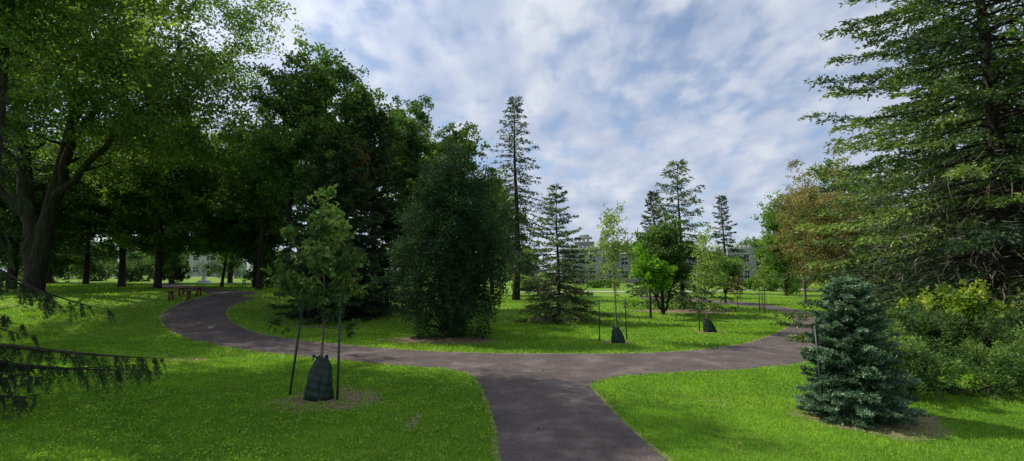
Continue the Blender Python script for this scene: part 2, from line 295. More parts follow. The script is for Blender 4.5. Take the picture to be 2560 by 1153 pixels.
# ------------------------------------------------------------------ tree generators
def finish(name,base,label,cat,wood,crown,mw,mc,group=None):
    z=float(H(base[0],base[1]));r=root(name,(base[0],base[1],z),label,cat,group)
    wood.obj("trunk",mw,parent=r,smooth=True);crown.obj("crown",mc,parent=r);return r
def broadleaf(name,label,base,height,crown,tr,ncl,npc,leaf,cr,mc,seed,mw=bark,fork=0.3,limbs=(),cat="tree",group=None,lean=(0,0),minr=0.012,flat=0.7,shell=2.4,topt=0.25,tap=0.0):
    rng=np.random.default_rng(seed);cx,cy,cz,rx,ry,rz=crown
    wood=MB();cm=MB()
    zf=height*fork;top=cz+rz*0.6
    s=np.linspace(0,1,9)[:,None]
    tp=np.hstack([s*(cx*0.6+lean[0])+0.02*height*np.sin(s*5+seed)*s,s*(cy*0.6+lean[1])+0.015*height*np.cos(s*4+seed)*s,s*top])
    rad=tr*(1-0.85*s[:,0]**0.8);rad2=rad.copy();rad2[0]*=1.35
    nodes=[tp[i] for i in range(9) if tp[i][2]>zf*0.9];nr=[rad[i] for i in range(9) if tp[i][2]>zf*0.9]
    tps=np.vstack([tp[:1],tp[0]*.92+tp[1]*.08,tp[1:]]);rs=np.r_[rad2[0],rad[0],rad[1:]]
    tube(wood,tps,rs,10)
    for (pts,r0,r1) in limbs:
        c=np.asarray(pts,float);n=12;tt=np.linspace(0,len(c)-1,n);c=np.stack([np.interp(tt,np.arange(len(c)),c[:,k]) for k in range(3)],1)
        c[1:-1]+=rng.normal(0,0.12,(n-2,3))*min(1,height/12);rr=np.linspace(r0,r1,n);tube(wood,c,rr,8)
        nodes+=list(c[3:]);nr+=list(rr[3:])
    d=nrm(rng.normal(size=(ncl,3)));q=rng.random(ncl)**(1/shell)
    lump=0.88+0.2*np.sin(d[:,0]*4+seed)*np.cos(d[:,2]*5+seed*2)+0.11*rng.normal(size=ncl)
    sc=(1-tap*np.clip(d[:,2]*q,-.3,1))[:,None]*np.array([1,1,0])+np.array([0,0,1])
    C=d*sc*(q*np.clip(lump,.5,1.2))[:,None]*[rx,ry,rz]+[cx,cy,cz]
    C[:,2]=np.maximum(C[:,2],0.05*height)
    order=np.argsort(np.linalg.norm(C-np.array([cx*.6,cy*.6,zf*1.2]),axis=1))
    for i in order:
        c=C[i];Nn=np.array(nodes);dd=np.linalg.norm(Nn-c,axis=1)+1.2*np.maximum(Nn[:,2]-c[2]+0.1*height*.3,0)
        j=int(np.argmin(dd));p=Nn[j];n=6;s=np.linspace(0,1,n)[:,None]
        ln=np.linalg.norm(c-p);mid=(p+c)/2+rng.normal(0,.08*ln,3)+[0,0,-0.05*ln]
        cv=(1-s)**2*p+2*s*(1-s)*mid+s**2*c
        r0=max(min(nr[j]*0.62,0.018*ln+0.35*nr[j]),minr);rr=np.linspace(r0,max(r0*.45,minr*.6),n);tube(wood,cv,rr,5)
        nodes+=list(cv[2:]);nr+=list(rr[2:])
    nsub=9
    sub=C[:,None,:]+rng.normal(size=(ncl,nsub,3))*cr*.6*[1,1,flat];sub=sub.reshape(-1,3)
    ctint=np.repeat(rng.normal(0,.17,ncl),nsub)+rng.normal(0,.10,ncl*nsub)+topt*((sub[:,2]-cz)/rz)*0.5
    k=max(1,int(npc/nsub));P=np.repeat(sub,k,0)+rng.normal(size=(len(sub)*k,3))*cr*.22*[1,1,flat]
    T=np.clip(0.45+np.repeat(ctint,k)+rng.normal(0,.13,len(P)),0,1)
    D=rng.normal(size=P.shape)+[0,0,-0.35]
    P[:,2]=np.maximum(P[:,2],0.1)
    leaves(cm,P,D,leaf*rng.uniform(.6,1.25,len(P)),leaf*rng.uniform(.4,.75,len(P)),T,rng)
    return finish(name,base,label,cat,wood,cm,mw,mc,group)
def conifer(name,label,base,height,R,nb,seed,mc,tr,z0=0.05,p=0.9,needle=.12,dens=40,up=(-0.15,0.8),droop=0.25,hang=0.15,mw=bark,nt=9,twl=0.34,irr=0.25,extra=(),cat="tree",group=None,s0=0.2,wid=0.3,fuzz=0.45,twr=0.006,lean=(0,0),skip=0.0,dead=0,spread=.10,tipup=.9,bvar=.12,lv=(.6,1.3),tj=.02,dz=(.06,.4)):
    rng=np.random.default_rng(seed);wood=MB();cm=MB()
    s=np.linspace(0,1,10)[:,None];tp=np.hstack([lean[0]*s+0.008*height*np.sin(6*s),lean[1]*s+0.008*height*np.cos(5*s)-0.008*height,s*height])
    rad=tr*(1-.97*s[:,0]);rad[0]*=1.25;tube(wood,tp,rad,9)
    br=[]
    for i in range(nb):
        u=(i+rng.random())/nb;t=z0+(1-z0)*u
        if rng.random()<skip:continue
        L=R*((1-u)**p)*rng.uniform(1-irr,1+irr*0.6)*min(1,0.65+u*6)+0.03*R
        ang=i*2.39996+rng.normal(0,.25)
        br.append((t*height*0.985,ang,L,up[0]+(up[1]-up[0])*u**1.3+rng.normal(0,.07),droop*rng.uniform(.7,1.3)))
    br+=list(extra)
    TS=[];TD=[];TL=[];TT=[]
    for (z,ang,L,u0,dr) in br:
        K=9;s=np.linspace(0,1,K);c0=np.array([np.interp(z,tp[:,2],tp[:,0]),np.interp(z,tp[:,2],tp[:,1]),z])
        a=ang+0.12*np.sin(s*3+z)*rng.normal();rr=L*s
        cv=np.stack([c0[0]+rr*np.cos(a),c0[1]+rr*np.sin(a),z+L*(u0*s-dr*s**2*1.6+dr*tipup*s**4)],1)
        cv[:,2]=np.maximum(cv[:,2],0.04)
        tube(wood,cv,np.linspace(0.010*L+twr,twr*.5,K),4)
        m=max(4,int(nt*L/R)+3);ss=np.linspace(s0,1,m)+rng.normal(0,tj,m);ss=np.clip(ss,0.05,1)
        bt=rng.normal(0,bvar)
        for sgn in (-1,1,0):
            ssx=ss[-2:] if sgn==0 else ss
            pp=np.stack([np.interp(ssx,s,cv[:,k]) for k in range(3)],1)
            tl=np.clip(twl*L*(1.15-ssx),min(0.09*R,0.5),twl*R*.8)*rng.uniform(lv[0],lv[1],len(ssx))
            aa=ang+sgn*(0.95-0.35*ssx)+rng.normal(0,.15,len(ssx))
            dd=np.stack([np.cos(aa),np.sin(aa),u0*0.5-hang*rng.uniform(.5,1.3,len(ssx))+rng.normal(0,.12,len(ssx))],1)
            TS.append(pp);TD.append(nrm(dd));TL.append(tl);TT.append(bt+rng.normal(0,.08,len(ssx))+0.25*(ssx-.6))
    TS=np.vstack(TS);TD=np.vstack(TD);TL=np.concatenate(TL);TT=np.concatenate(TT)
    cnt=np.maximum(3,(TL*dens*rng.uniform(.8,1.2,len(TL))).astype(int));idx=np.repeat(np.arange(len(TL)),cnt)
    u=rng.random(len(idx));P=TS[idx]+TD[idx]*(u*TL[idx])[:,None];P[:,2]-=min(hang,.4)*0.6*(u**2)*TL[idx]
    sp=rng.normal(size=P.shape)*(spread*TL[idx])[:,None]*[1,1,.5];P+=sp;P[:,2]=np.maximum(P[:,2],.03)
    D=TD[idx]+rng.normal(size=P.shape)*fuzz+[0,0,-hang*.5]
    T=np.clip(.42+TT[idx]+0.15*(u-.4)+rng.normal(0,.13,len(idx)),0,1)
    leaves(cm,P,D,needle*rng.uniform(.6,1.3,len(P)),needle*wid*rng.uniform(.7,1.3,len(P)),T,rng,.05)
    r=finish(name,base,label,cat,wood,cm,mw,mc,group)
    if dead:
        dm=MB();zz=rng.uniform(dz[0],dz[1],dead)*height;a=rng.uniform(0,6.28,dead);q=rng.uniform(.1,.66,dead)*R
        P=np.stack([q*np.cos(a),q*np.sin(a),zz-.12*q],1)
        D=np.stack([np.cos(a),np.sin(a),np.full(dead,-.45)],1)+rng.normal(size=(dead,3))*.55
        leaves(dm,P,D,rng.uniform(.3,.9,dead),.022,.5,rng,.08);dm.obj("dead_twigs",M_twig,parent=r)
    return r
def bush(name,label,base,lobes,n,leaf,mc,seed,cat="shrub",up=0.6,group=None,wid=.4,stems=6,mw=bark,lump=.10,inner=0.35,clr=.16,tv=.14):
    """dense shrub: sprays over lumpy lobes (cx,cy,cz,rx,ry,rz,taper)"""
    rng=np.random.default_rng(seed);cm=MB();wood=MB()
    vol=np.array([l[3]*l[5] for l in lobes]);vol=vol/vol.sum()
    for li,(l,v) in enumerate(zip(lobes,vol)):
        k=int(n*v);cx,cy,cz,rx,ry,rz,tp=l
        nc=max(20,k//55);d=nrm(rng.normal(size=(nc,3)));zz=(d[:,2]+1)/2
        w=1-tp*zz**1.5
        q=np.where(rng.random(nc)<inner,rng.uniform(.35,.85,nc),rng.uniform(.85,1.03,nc))
        q=q*(1+lump*np.sin(d[:,0]*7+seed)*np.sin(d[:,2]*9)+lump*rng.normal(0,.6,nc))
        C=np.stack([cx+d[:,0]*rx*w*q,cy+d[:,1]*ry*w*q,cz+d[:,2]*rz*q],1)
        kk=max(1,k//nc);cr=clr*(rx+rz)/2
        P=np.repeat(C,kk,0)+rng.normal(size=(nc*kk,3))*min(cr,.35)*[.7,.7,.9]
        out=np.repeat(d*[1,1,.3],kk,0);D=out*.8+[0,0,up]+rng.normal(size=P.shape)*.5
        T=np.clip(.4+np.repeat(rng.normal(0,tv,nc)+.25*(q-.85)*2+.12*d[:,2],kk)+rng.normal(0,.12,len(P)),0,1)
        P[:,2]=np.maximum(P[:,2],.03)
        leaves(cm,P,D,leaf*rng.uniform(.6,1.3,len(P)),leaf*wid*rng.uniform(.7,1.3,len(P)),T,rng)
        for i in range(stems):
            e=C[rng.integers(nc)];s=np.linspace(0,1,6)[:,None];p0=np.array([0,0,-.05]);mid=(p0+e)/2+[0,0,.1*rz]
            tube(wood,(1-s)**2*p0+2*s*(1-s)*mid+s**2*e,np.linspace(.035,.01,6)*max(1,rz/1.5),5)
    return finish(name,base,label,cat,wood,cm,mw,mc,group)
# ------------------------------------------------------------------ left side big trees
Y=27;X=gx(85,Y)
limbs=[([(0,0,0),(-.3,0,3.5),(-1.2,0,6.5),(-1.8,0.3,10),(-2.2,.5,15)],.5,.18),
       ([(-.1,0,3.2),(1.2,-.3,6),(2.2,-.6,9),(3.5,-1,13),(5,-1,17)],.30,.12),
       ([(-.4,0,4.2),(-2.2,-.5,6),(-4.5,-1,9)],.26,.1),
       ([(.8,-.2,5.5),(3.5,-1,7.2),(6.5,-1.5,10),(9,-2,14)],.2,.08),
       ([(2.2,-.6,9),(5,-1,12),(8,-2,16.5),(11.5,-2,19)],.18,.06)]
broadleaf("maple_tree","large old maple with forked dark trunk and spreading crown",(X,Y),20,(4.6,-1.5,12.8,11,7,7.6),.5,225,380,.2,1.25,M_maple,11,limbs=limbs,minr=.02,shell=2.0)
broadleaf("maple_tree","leafy maple with low sweeping dark limbs",(gx(30,31),31),11,(0,0,6.2,5.4,3.6,4.4),.28,85,400,.22,1.0,M_dark,14,minr=.015,shell=2.2)
broadleaf("maple_tree","tall maple whose canopy shades the near lawn",(-17.5,14.2),15,(1.9,-1.6,11.3,6.0,4.2,3.0),.4,150,300,.15,.85,M_maple,12,minr=.012,shell=1.7)
broadleaf("maple_tree","tall maple spreading over the lawn and path",(-17.6,15.2),16,(5.6,-3.2,12.7,4.4,3.2,2.3),.3,110,300,.15,.8,M_maple,13,minr=.012,shell=1.7)
broadleaf("maple_tree","tall maple standing beside the shaded lawn",(-23.5,17.5),14,(0,0,10,5.0,4.2,3.8),.35,125,300,.17,.95,M_maple,15,minr=.012,shell=2)
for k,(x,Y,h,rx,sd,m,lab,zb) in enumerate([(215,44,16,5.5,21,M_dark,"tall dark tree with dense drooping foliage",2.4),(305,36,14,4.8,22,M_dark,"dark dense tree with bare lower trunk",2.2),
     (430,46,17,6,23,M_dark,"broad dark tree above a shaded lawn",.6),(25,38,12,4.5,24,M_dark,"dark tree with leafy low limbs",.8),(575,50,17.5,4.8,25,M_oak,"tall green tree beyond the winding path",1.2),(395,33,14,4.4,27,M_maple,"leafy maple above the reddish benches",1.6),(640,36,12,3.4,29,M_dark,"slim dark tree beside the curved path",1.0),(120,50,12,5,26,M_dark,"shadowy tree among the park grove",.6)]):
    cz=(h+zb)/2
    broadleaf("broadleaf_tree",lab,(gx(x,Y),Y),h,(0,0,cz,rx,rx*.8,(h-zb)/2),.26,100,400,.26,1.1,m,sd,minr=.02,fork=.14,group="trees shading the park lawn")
Y=36;broadleaf("maple_tree","small backlit maple with bright yellow-green crown",(gx(555,Y),Y),6.0,(0.6,0,4.0,3.4,2.6,2.0),.13,70,330,.18,.6,M_bright,31,fork=.25)
Y=26;broadleaf("oak_tree","tall oak with open leafy crown and dark branches",(gx(770,Y),Y),14,(0.6,0,9.3,4.1,3.5,5.3),.3,135,360,.21,.78,M_oak,41,fork=.2,shell=2.0,limbs=[([(0,0,1.5),(-1,0,4),(-1.6,0,8),(-2,0,12)],.2,.06),([(0,0,2),(1,0,5),(1.8,0,9),(2.4,0,12)],.2,.06)])
Y=30;broadleaf("broadleaf_tree","leafy tree with rounded green crown",(gx(650,Y),Y),11,(-.2,0,7.2,2.6,2.5,3.6),.2,50,280,.22,.8,M_oak,42,fork=.2)
Y=22;
conifer("spruce_tree","dense dark spruce with branches to the ground",(gx(840,Y),Y),zt(365,Y)+.2,2.5,230,43,M_sdark,.2,z0=.01,p=.62,needle=.17,dens=42,up=(0,.9),droop=.2,hang=.1,nt=10,wid=.4)
Y=26;conifer("spruce_tree","dark spruce standing behind an oak sapling",(gx(930,Y),Y),zt(300,Y),2.6,180,44,M_sdark,.22,z0=.01,p=.55,needle=.2,dens=32,up=(0,.9),droop=.2,wid=.4)
Y=22.6;broadleaf("beech_tree","small tree with rusty red upper leaves",(gx(845,Y),Y+1.2),8.6,(0,0,7.6,1.1,.9,1.3),.1,20,170,.15,.4,M_red,45)
Y=31;broadleaf("broadleaf_tree","tall tree with fine dense green leaves",(gx(1010,Y),Y),zt(240,Y),(0,0,8.8,2.7,2.5,5.5),.25,105,380,.2,.72,M_oak,46,fork=.15,tap=.25)
Y=29;broadleaf("broadleaf_tree","leafy tree with pointed uneven top",(gx(1130,Y),Y),zt(295,Y),(0,0,7.2,2.8,2.4,4.8),.22,90,380,.2,.68,M_oak,47,fork=.15,tap=.4)
Y=48;broadleaf("broadleaf_tree","rounded tree beyond the cedar",(gx(1230,Y),Y),zt(390,Y),(0,0,8,3.2,3,5.5),.25,65,300,.3,1.0,M_mid,48,fork=.15)
c=survey(1112,856);hh=zt(345,c[1]+.9)
bush("cedar_tree","large dense egg-shaped cedar with dark green foliage",(c[0],c[1]+1.2),[(0,0,hh*.46,2.0,1.9,hh*.48,.40),(-.45,-.2,hh*.32,1.7,1.6,hh*.28,.1),(.65,-.2,hh*.35,1.55,1.6,hh*.29,.2),(.3,0,hh*.7,.95,1,hh*.24,.3),(-.45,-.3,hh*.62,.95,1,hh*.25,.3)],100000,.095,M_cedar,51,cat="tree",up=.4,stems=5,lump=.15,inner=.3,clr=.075,tv=.28)
c=survey(1290,750);conifer("spruce_tree","very tall slender spruce with bare lower trunk",c,zt(238,c[1]),4.1,150,61,M_sdark,.3,z0=.15,p=.92,needle=.28,dens=12,up=(-.35,.5),droop=.18,hang=.22,nt=9,wid=.28,irr=.35,s0=.12,twl=.24)
c=survey(1395,803);conifer("spruce_tree","small scraggly spruce with ragged tiers",c,zt(465,c[1]),2.3,110,62,M_spruce,.11,z0=.04,p=.85,needle=.14,dens=38,up=(-.12,.5),droop=.12,hang=.08,nt=9,wid=.33,irr=.45,skip=.1,bvar=.2,dead=1200)
c=survey(1705,772);conifer("spruce_tree","norway spruce with long upswept branches",c,zt(398,c[1]),3.2,90,63,M_spruce,.16,z0=.05,p=.8,needle=.22,dens=20,up=(-.05,.9),droop=.3,hang=.45,nt=9,wid=.3,irr=.4)
Y=45;conifer("spruce_tree","narrow dark spruce behind the lawn",(gx(1640,Y),Y),zt(478,Y),2.6,110,64,M_sdark,.2,z0=.05,p=.85,needle=.3,dens=12,wid=.33,irr=.35)
Y=52;conifer("spruce_tree","narrow dark spruce with layered branches",(gx(1812,Y),Y),zt(488,Y),2.4,80,65,M_sdark,.2,z0=.05,p=.8,needle=.3,dens=11,wid=.33,irr=.45)
Y=27;broadleaf("maple_tree","multi-stemmed small tree with dark green crown",(gx(1655,Y),Y),zt(555,Y),(0,0,3.5,2.0,1.7,1.9),.12,75,330,.16,.5,M_oak,66,fork=.12,limbs=[([(0,0,.1),(-.5,0,1.2),(-1,0,2.6)],.08,.03),([(0,0,.1),(.5,0,1.2),(1,0,2.8)],.08,.03)])
Y=24.5;broadleaf("maple_tree","young maple with bright yellow-green leaves",(gx(1625,Y),Y),zt(610,Y),(0.05,0,2.7,1.0,.8,1.05),.06,34,190,.15,.35,M_bright,67,fork=.25)
Y=36;broadleaf("broadleaf_tree","small dull green tree near the building",(gx(1812,Y),Y),4.2,(0,0,2.4,1.3,1.2,1.4),.09,40,150,.17,.5,M_mid,68)
def sapling(x,y,ytop,w,seed,mat,label,nl=1500,leaf=.1,zlow=.35,tap=.7,sh=1.6):
    b=survey(x,y);h=zt(ytop,b[1])
    return b,broadleaf("sapling_tree",label,b,h,(0,0,h*(zlow+1)/2,w,w,h*(1-zlow)/2*1.15),.035,56,nl//56,leaf,.17,mat,seed,mw=bark_grey,fork=zlow*.85,minr=.006,shell=sh,flat=1.3,tap=tap)
S1,_=sapling(1541,857,485,.9,71,M_sap,"slender staked sapling with sparse upright crown",3400,.09,.28)
S2,_=sapling(1769,830,575,.9,72,M_sap,"staked sapling with loose green crown",3000,.1,.25)
S3,_=sapling(1908,784,640,.45,73,M_sap,"thin sapling tied between metal stakes",700,.11,.4)
S4,_=sapling(1845,772,690,.4,74,M_red,"tiny sapling with reddish leaves",350,.1,.3)
b=SAP;h=zt(468,b[1])
broadleaf("oak_sapling","young oak sapling with lobed green leaves between stakes",b,h,(0.02,0,2.64,1.08,.8,1.55),.035,64,54,.12,.13,M_osap,75,mw=bark_grey,fork=.34,minr=.006,shell=1.6,flat=1,cat="tree",topt=.8,tap=.5)
# ------------------------------------------------------------------ right side
Y=15.5;X=gx(2505,Y,800)
conifer("spruce_tree","towering white spruce with layered sunlit boughs",(X,Y),19,6.3,300,81,M_spruce,.32,z0=.05,p=.62,needle=.16,dens=38,up=(-.22,.5),droop=.16,hang=.14,nt=15,twl=.22,irr=.3,s0=.25,wid=.38,skip=.06,dead=4500,spread=.13,tipup=1.3,bvar=.25,dz=(.06,.33))
Y=22;conifer("spruce_tree","tall spruce with brown bare inner twigs",(gx(2400,Y),Y),14.5,4.8,160,82,M_spruce,.26,z0=.05,p=.7,needle=.22,dens=19,up=(-.2,.5),nt=12,wid=.4,dead=2500,bvar=.2)
Y=19;conifer("spruce_tree","dark spruce at the edge of the grove",(gx(2640,Y),Y),16,4.8,170,83,M_sdark,.28,z0=.03,p=.7,needle=.2,dens=22,up=(-.2,.5),nt=12,wid=.36,dead=2000)
Y=27;broadleaf("birch_tree","birch with sparse yellow-brown autumn leaves",(gx(2080,Y),Y),zt(405,Y),(-.3,0,5.0,2.2,1.8,3.9),.12,95,200,.12,.6,M_birch,84,mw=bark_grey,shell=1.7)
Y=36;broadleaf("birch_tree","tall birch with yellow-brown leaves",(gx(2010,Y),Y),zt(385,Y),(.2,0,6.2,2.1,1.8,5.2),.12,100,210,.15,.6,M_birch,85,mw=bark_grey,shell=1.7,tap=.3)
for (x,Y,yt,rx,sd,m) in [(1965,48,500,2.0,86,M_mid),(2120,33,430,3.0,87,M_oak),(2200,30,520,3.2,88,M_oak),(2300,27,560,3,89,M_dark),(1990,60,520,3.4,90,M_mid),(2480,30,350,4,91,M_dark),(2160,42,420,4,92,M_oak)]:
    h=zt(yt,Y);broadleaf("broadleaf_tree","green tree in the grove beside the footpath",(gx(x,Y),Y),h,(0,0,h*.55,rx,rx*.9,h*.5),.18,65,300,.22,.8,m,sd,group="trees in the grove beside the footpath",fork=.1)
conifer("blue_spruce","small blue-green spruce with stiff dense needles",BLUE,2.25,.80,230,101,M_blue,.05,z0=.01,p=.62,needle=.055,dens=370,up=(.02,.9),droop=.12,hang=.05,nt=7,twl=.42,irr=.18,s0=.25,wid=.32,fuzz=.75,twr=.003,spread=.10,bvar=.2)
N0=(-9.75,8.35)
ex=[(2.75,-.35,2.7,-.22,.15),(2.45,.15,2.4,-.2,.15),(2.3,-.7,2.2,-.2,.2),(1.18,-.22,4.3,-.01,.03),(1.0,-.5,3.0,-.02,.05),(.8,.1,2.8,0,.06),(.9,-.1,3.5,-.03,.03),(.55,-.4,2.6,.0,.05)]
conifer("spruce_tree","drooping spruce with hanging dark twigs near the lawn",N0,7,1.2,80,102,M_drk2,.14,z0=.02,p=.5,needle=.042,dens=330,up=(-.3,.5),droop=.3,hang=2.4,nt=9,twl=.19,extra=ex,wid=.25,fuzz=.9,s0=.15,twr=.008,spread=.055,lv=(.2,2.0),tj=.07,bvar=.15)
# shrubs right
rs=np.random.default_rng(77)
def lobes(n,sx,sy,sz,r):
    return [(rs.uniform(-sx,sx),rs.uniform(-sy,sy),sz*rs.uniform(.35,.7),r*rs.uniform(.7,1.2),r*rs.uniform(.7,1.1),sz*rs.uniform(.4,.62),.1) for _ in range(n)]
c=survey(2470,1000);bush("yew_shrub","spreading dark green yew shrub beside the lawn",(c[0]+.3,c[1]+.6),lobes(10,2.2,.7,1.0,.75),46000,.07,M_oak,111,wid=.33,lump=.2,clr=.1,tv=.25,stems=1,up=.3)
c=survey(2330,930);bush("yew_shrub","low spreading green yew shrub",(c[0]+1.2,c[1]+1.0),lobes(8,2.0,.8,1.15,.8),28000,.085,M_dark,112,wid=.38,lump=.2,clr=.1,tv=.25,stems=1,up=.3)
c=survey(2370,890);bush("leafy_shrub","loose shrub with yellow-green leaves",(c[0],c[1]-.3),[(0,0,1.2,1.0,.8,.7,.1),(-.9,-.3,.8,.7,.7,.5,.1),(.6,.1,1.3,.6,.5,.5,.1)],2800,.14,M_yel,113,wid=.6,up=.1,lump=.25,stems=3)
for (x,y,sx,sz,sd,m,lab) in [(2240,800,2.0,1.2,114,M_oak,"rounded green shrub under the spruces"),(2480,830,2.4,1.4,115,M_mid,"rough green shrub under the spruces"),(2150,780,1.6,.9,116,M_mid,"low green shrub near the path fork"),(2560,860,2.2,1.7,118,M_oak,"tall green shrub under the spruces")]:
    c=survey(x,y);bush("leafy_shrub",lab,(c[0],c[1]+.5),lobes(5,sx*.6,.5,sz,sx*.45),9000,.13,m,sd,wid=.5,up=.2,lump=.2,stems=1)
for (x,Y,sx,sz,sd) in [(445,48,2.2,1.7,121),(350,56,2.8,2.0,122),(250,60,3.4,2.4,123),(100,52,3.4,2.2,124),(740,44,2.2,1.8,125),(1330,60,3,1.6,126),(1500,70,3,1.0,127),(1950,58,3.5,2.4,128),(1900,62,2.0,1.4,129),(600,86,5,3,130),(20,62,5,3.2,141),(180,75,6,3.4,142),(330,80,5,3.2,143),(680,70,4,2.6,144),(410,90,4,3,145),(520,100,5,4.2,146)]:
    bush("hedge_shrub","rounded dark shrub near the trees",(gx(x,Y),Y),lobes(4,sx*.6,.5,sz,sx*.5),4500,.22,M_dark if x<1200 else M_mid,sd,wid=.5,up=.2,group="rounded shrubs edging the park",stems=1)
# ------------------------------------------------------------------ far trees (copies)
def copytree(r,loc,rot,sc):
    n=r.copy();n.location=loc;n.rotation_euler=(0,0,rot);n.scale=(sc,sc,sc);COL.objects.link(n)
    for ch in r.children:
        q=ch.copy();q.parent=n;COL.objects.link(q)
fr=[broadleaf("broadleaf_tree","distant rounded green tree on the far edge",(-20,100),11,(0,0,5.6,4.6,4.4,5.2),.3,75,150,.5,1.4,M_far,131,group="trees along the far edge",fork=.1),
    broadleaf("broadleaf_tree","distant rounded green tree on the far edge",(60,116),12,(0,0,5.8,5.4,4.4,5.6),.3,75,150,.5,1.5,M_far,132,group="trees along the far edge",fork=.1)]
rg=np.random.default_rng(9)
for i in range(36):
    X=-160+i*9.3+rg.normal(0,2);Y=rg.uniform(124,150)
    copytree(fr[i%2],(X,Y,float(H(X,Y))-.2),rg.uniform(0,6),rg.uniform(.7,1.15))
# ------------------------------------------------------------------ watering bags and stakes
def stake(b,h,tilt,grp="metal tree stakes"):
    mb=MB();mb.box(-.022,.022,-.004,.004,-.25,h);mb.box(-.004,.004,.0045,.032,-.25,h-.003)
    for z in np.arange(.25,h-.05,.22):mb.box(-.012,.012,-.012,-.0045,z,z+.015)
    o=mb.obj("tree_stake",M_metal,(b[0],b[1],float(H(*b))));o.rotation_euler=(tilt[0],tilt[1],0.4)
    tag(o,"dark green metal stake driven beside a young tree","stake",grp)
def bag(b,h,w,label,lean=0,seed=1):
    z=np.array([0,.03,.12,.3,.5,.7,.86,.95,1.0,1.03])*h
    r=np.array([.8,.96,1.0,.95,.86,.74,.60,.44,.40,.34])*w/2;k=48;an=np.linspace(0,2*np.pi,k,endpoint=False)
    z_=np.linspace(0,1.03*h,26);r_i=np.interp(z_,z,r)
    R=r_i[:,None]*(1+.05*np.sin(an*4+z_[:,None]*9+seed)+.04*np.sin(an*9-z_[:,None]*14+seed)*(.4+z_[:,None]/h)+.025*np.sin(z_[:,None]*45+an*2))
    Vx=R*np.cos(an)+lean*(z_[:,None]/h)**1.5;Vy=R*np.sin(an)*.72;Vz=z_[:,None]+.03*np.sin(an*3+seed)*(z_[:,None]/h)+0*an
    V=np.stack([Vx,Vy,Vz],-1);i=np.arange(len(z_)-1)[:,None]*k;j=np.arange(k)[None,:];j2=(j+1)%k
    F=np.stack([i+j,i+j2,i+k+j2,i+k+j],-1).reshape(-1,4);mb=MB();mb.add(V.reshape(-1,3),F)
    r_=root("watering_bag",(b[0],b[1],float(H(*b))),label,"watering bag","slow-release watering bags")
    mb.obj("bag",M_bag,parent=r_,smooth=True)
    for sx in (-1,1):
        hm=MB();t=np.linspace(0,1,12);P=np.stack([lean+sx*(w*.18)+sx*.03*np.sin(t*3),-.05-.03*np.sin(t*np.pi)+(t-.5)*.16,h*1.0+.085*h*2*np.sin(t*np.pi)*.55],1)
        tube(hm,P,.016,6);hm.obj("handle",M_bag,parent=r_,smooth=True)
    zh=MB();t=np.linspace(0.03,.93,14);rr=np.interp(t*h,z,r);P=np.stack([.25*rr+lean*t**1.5,-rr*.72*.99,t*h],1);tube(zh,P,.012,5);zh.obj("zipper_seam",M_bag,parent=r_,smooth=True)
bag((SAP[0],SAP[1]-.03),.76,.54,"dark green watering bag wrapped around oak sapling base",.03,1)
bag((S1[0]+.06,S1[1]-.05),.50,.46,"slumped dark green watering bag around sapling",-.09,2)
bag((S2[0]+.08,S2[1]-.05),.48,.5,"green watering bag leaning at sapling base",-.14,3)
a=survey(724,990);stake(a,1.75,(0,.10));a=survey(843,1004);stake(a,1.75,(0.02,0.0))
a=survey(1499,853);stake(a,1.45,(0,0));a=survey(1567,850);stake(a,1.45,(0,-.03))
a=survey(1749,830);stake(a,1.3,(0,0));a=survey(1900,786);stake(a,1.4,(0,0));a=survey(1913,784);stake(a,1.4,(0,.02))
a=survey(1625,793);stake(a,1.5,(0,0));a=survey(2062,1042);stake(a,1.5,(0,-.07))
# ------------------------------------------------------------------ furniture
def bench(loc,rot,label,back=True,mat=M_wood,L=1.7):
    r=root("park_bench",(loc[0],loc[1],float(H(*loc))),label,"bench");r.rotation_euler=(0,0,rot)
    mb=MB()
    for i in range(4):mb.box(-L/2,L/2,-.22+i*.115,-.22+i*.115+.1,.43,.47)
    mb.obj("seat",mat,parent=r)
    if back:
        mb=MB()
        for i in range(3):mb.box(-L/2,L/2,.25,.28,.55+i*.13,.65+i*.13)
        mb.obj("backrest",mat,parent=r)
    for sx in (-1,1):
        mb=MB();x=sx*(L/2-.22);mb.box(x-.035,x+.035,-.2,-.12,0,.427);mb.box(x-.035,x+.035,.17,.24,0,.427 if not back else .93);mb.box(x-.034,x+.034,-.119,.169,.36,.425)
        mb.obj("leg",mat if not back else M_metal,parent=r)
bench(survey(448,751),.3,"low reddish-brown wooden bench on shaded grass",False,M_wood,1.2)
bench(survey(474,741),.1,"reddish-brown wooden bench beside the curved path",False,M_wood,1.3)
bench((gx(629,44),44),0.05,"park bench with backrest beside the far footpath",True,M_metal,1.8)
Y=46;r=root("stone_pedestal",(gx(510,Y),Y,float(H(gx(510,Y),Y))),"white stone sundial pedestal on stepped base","pedestal")
mb=MB();mb.box(-.5,.5,-.5,.5,0,.18);mb.box(-.36,.36,-.36,.36,.18,.34);mb.obj("base",M_white,parent=r)
mb=MB();tube(mb,[(0,0,z) for z in (.34,.4,.6,1.0,1.3,1.36)],[.26,.2,.17,.16,.2,.28],12);mb.box(-.32,.32,-.32,.32,1.362,1.44);mb.obj("column",M_white,parent=r,smooth=False)
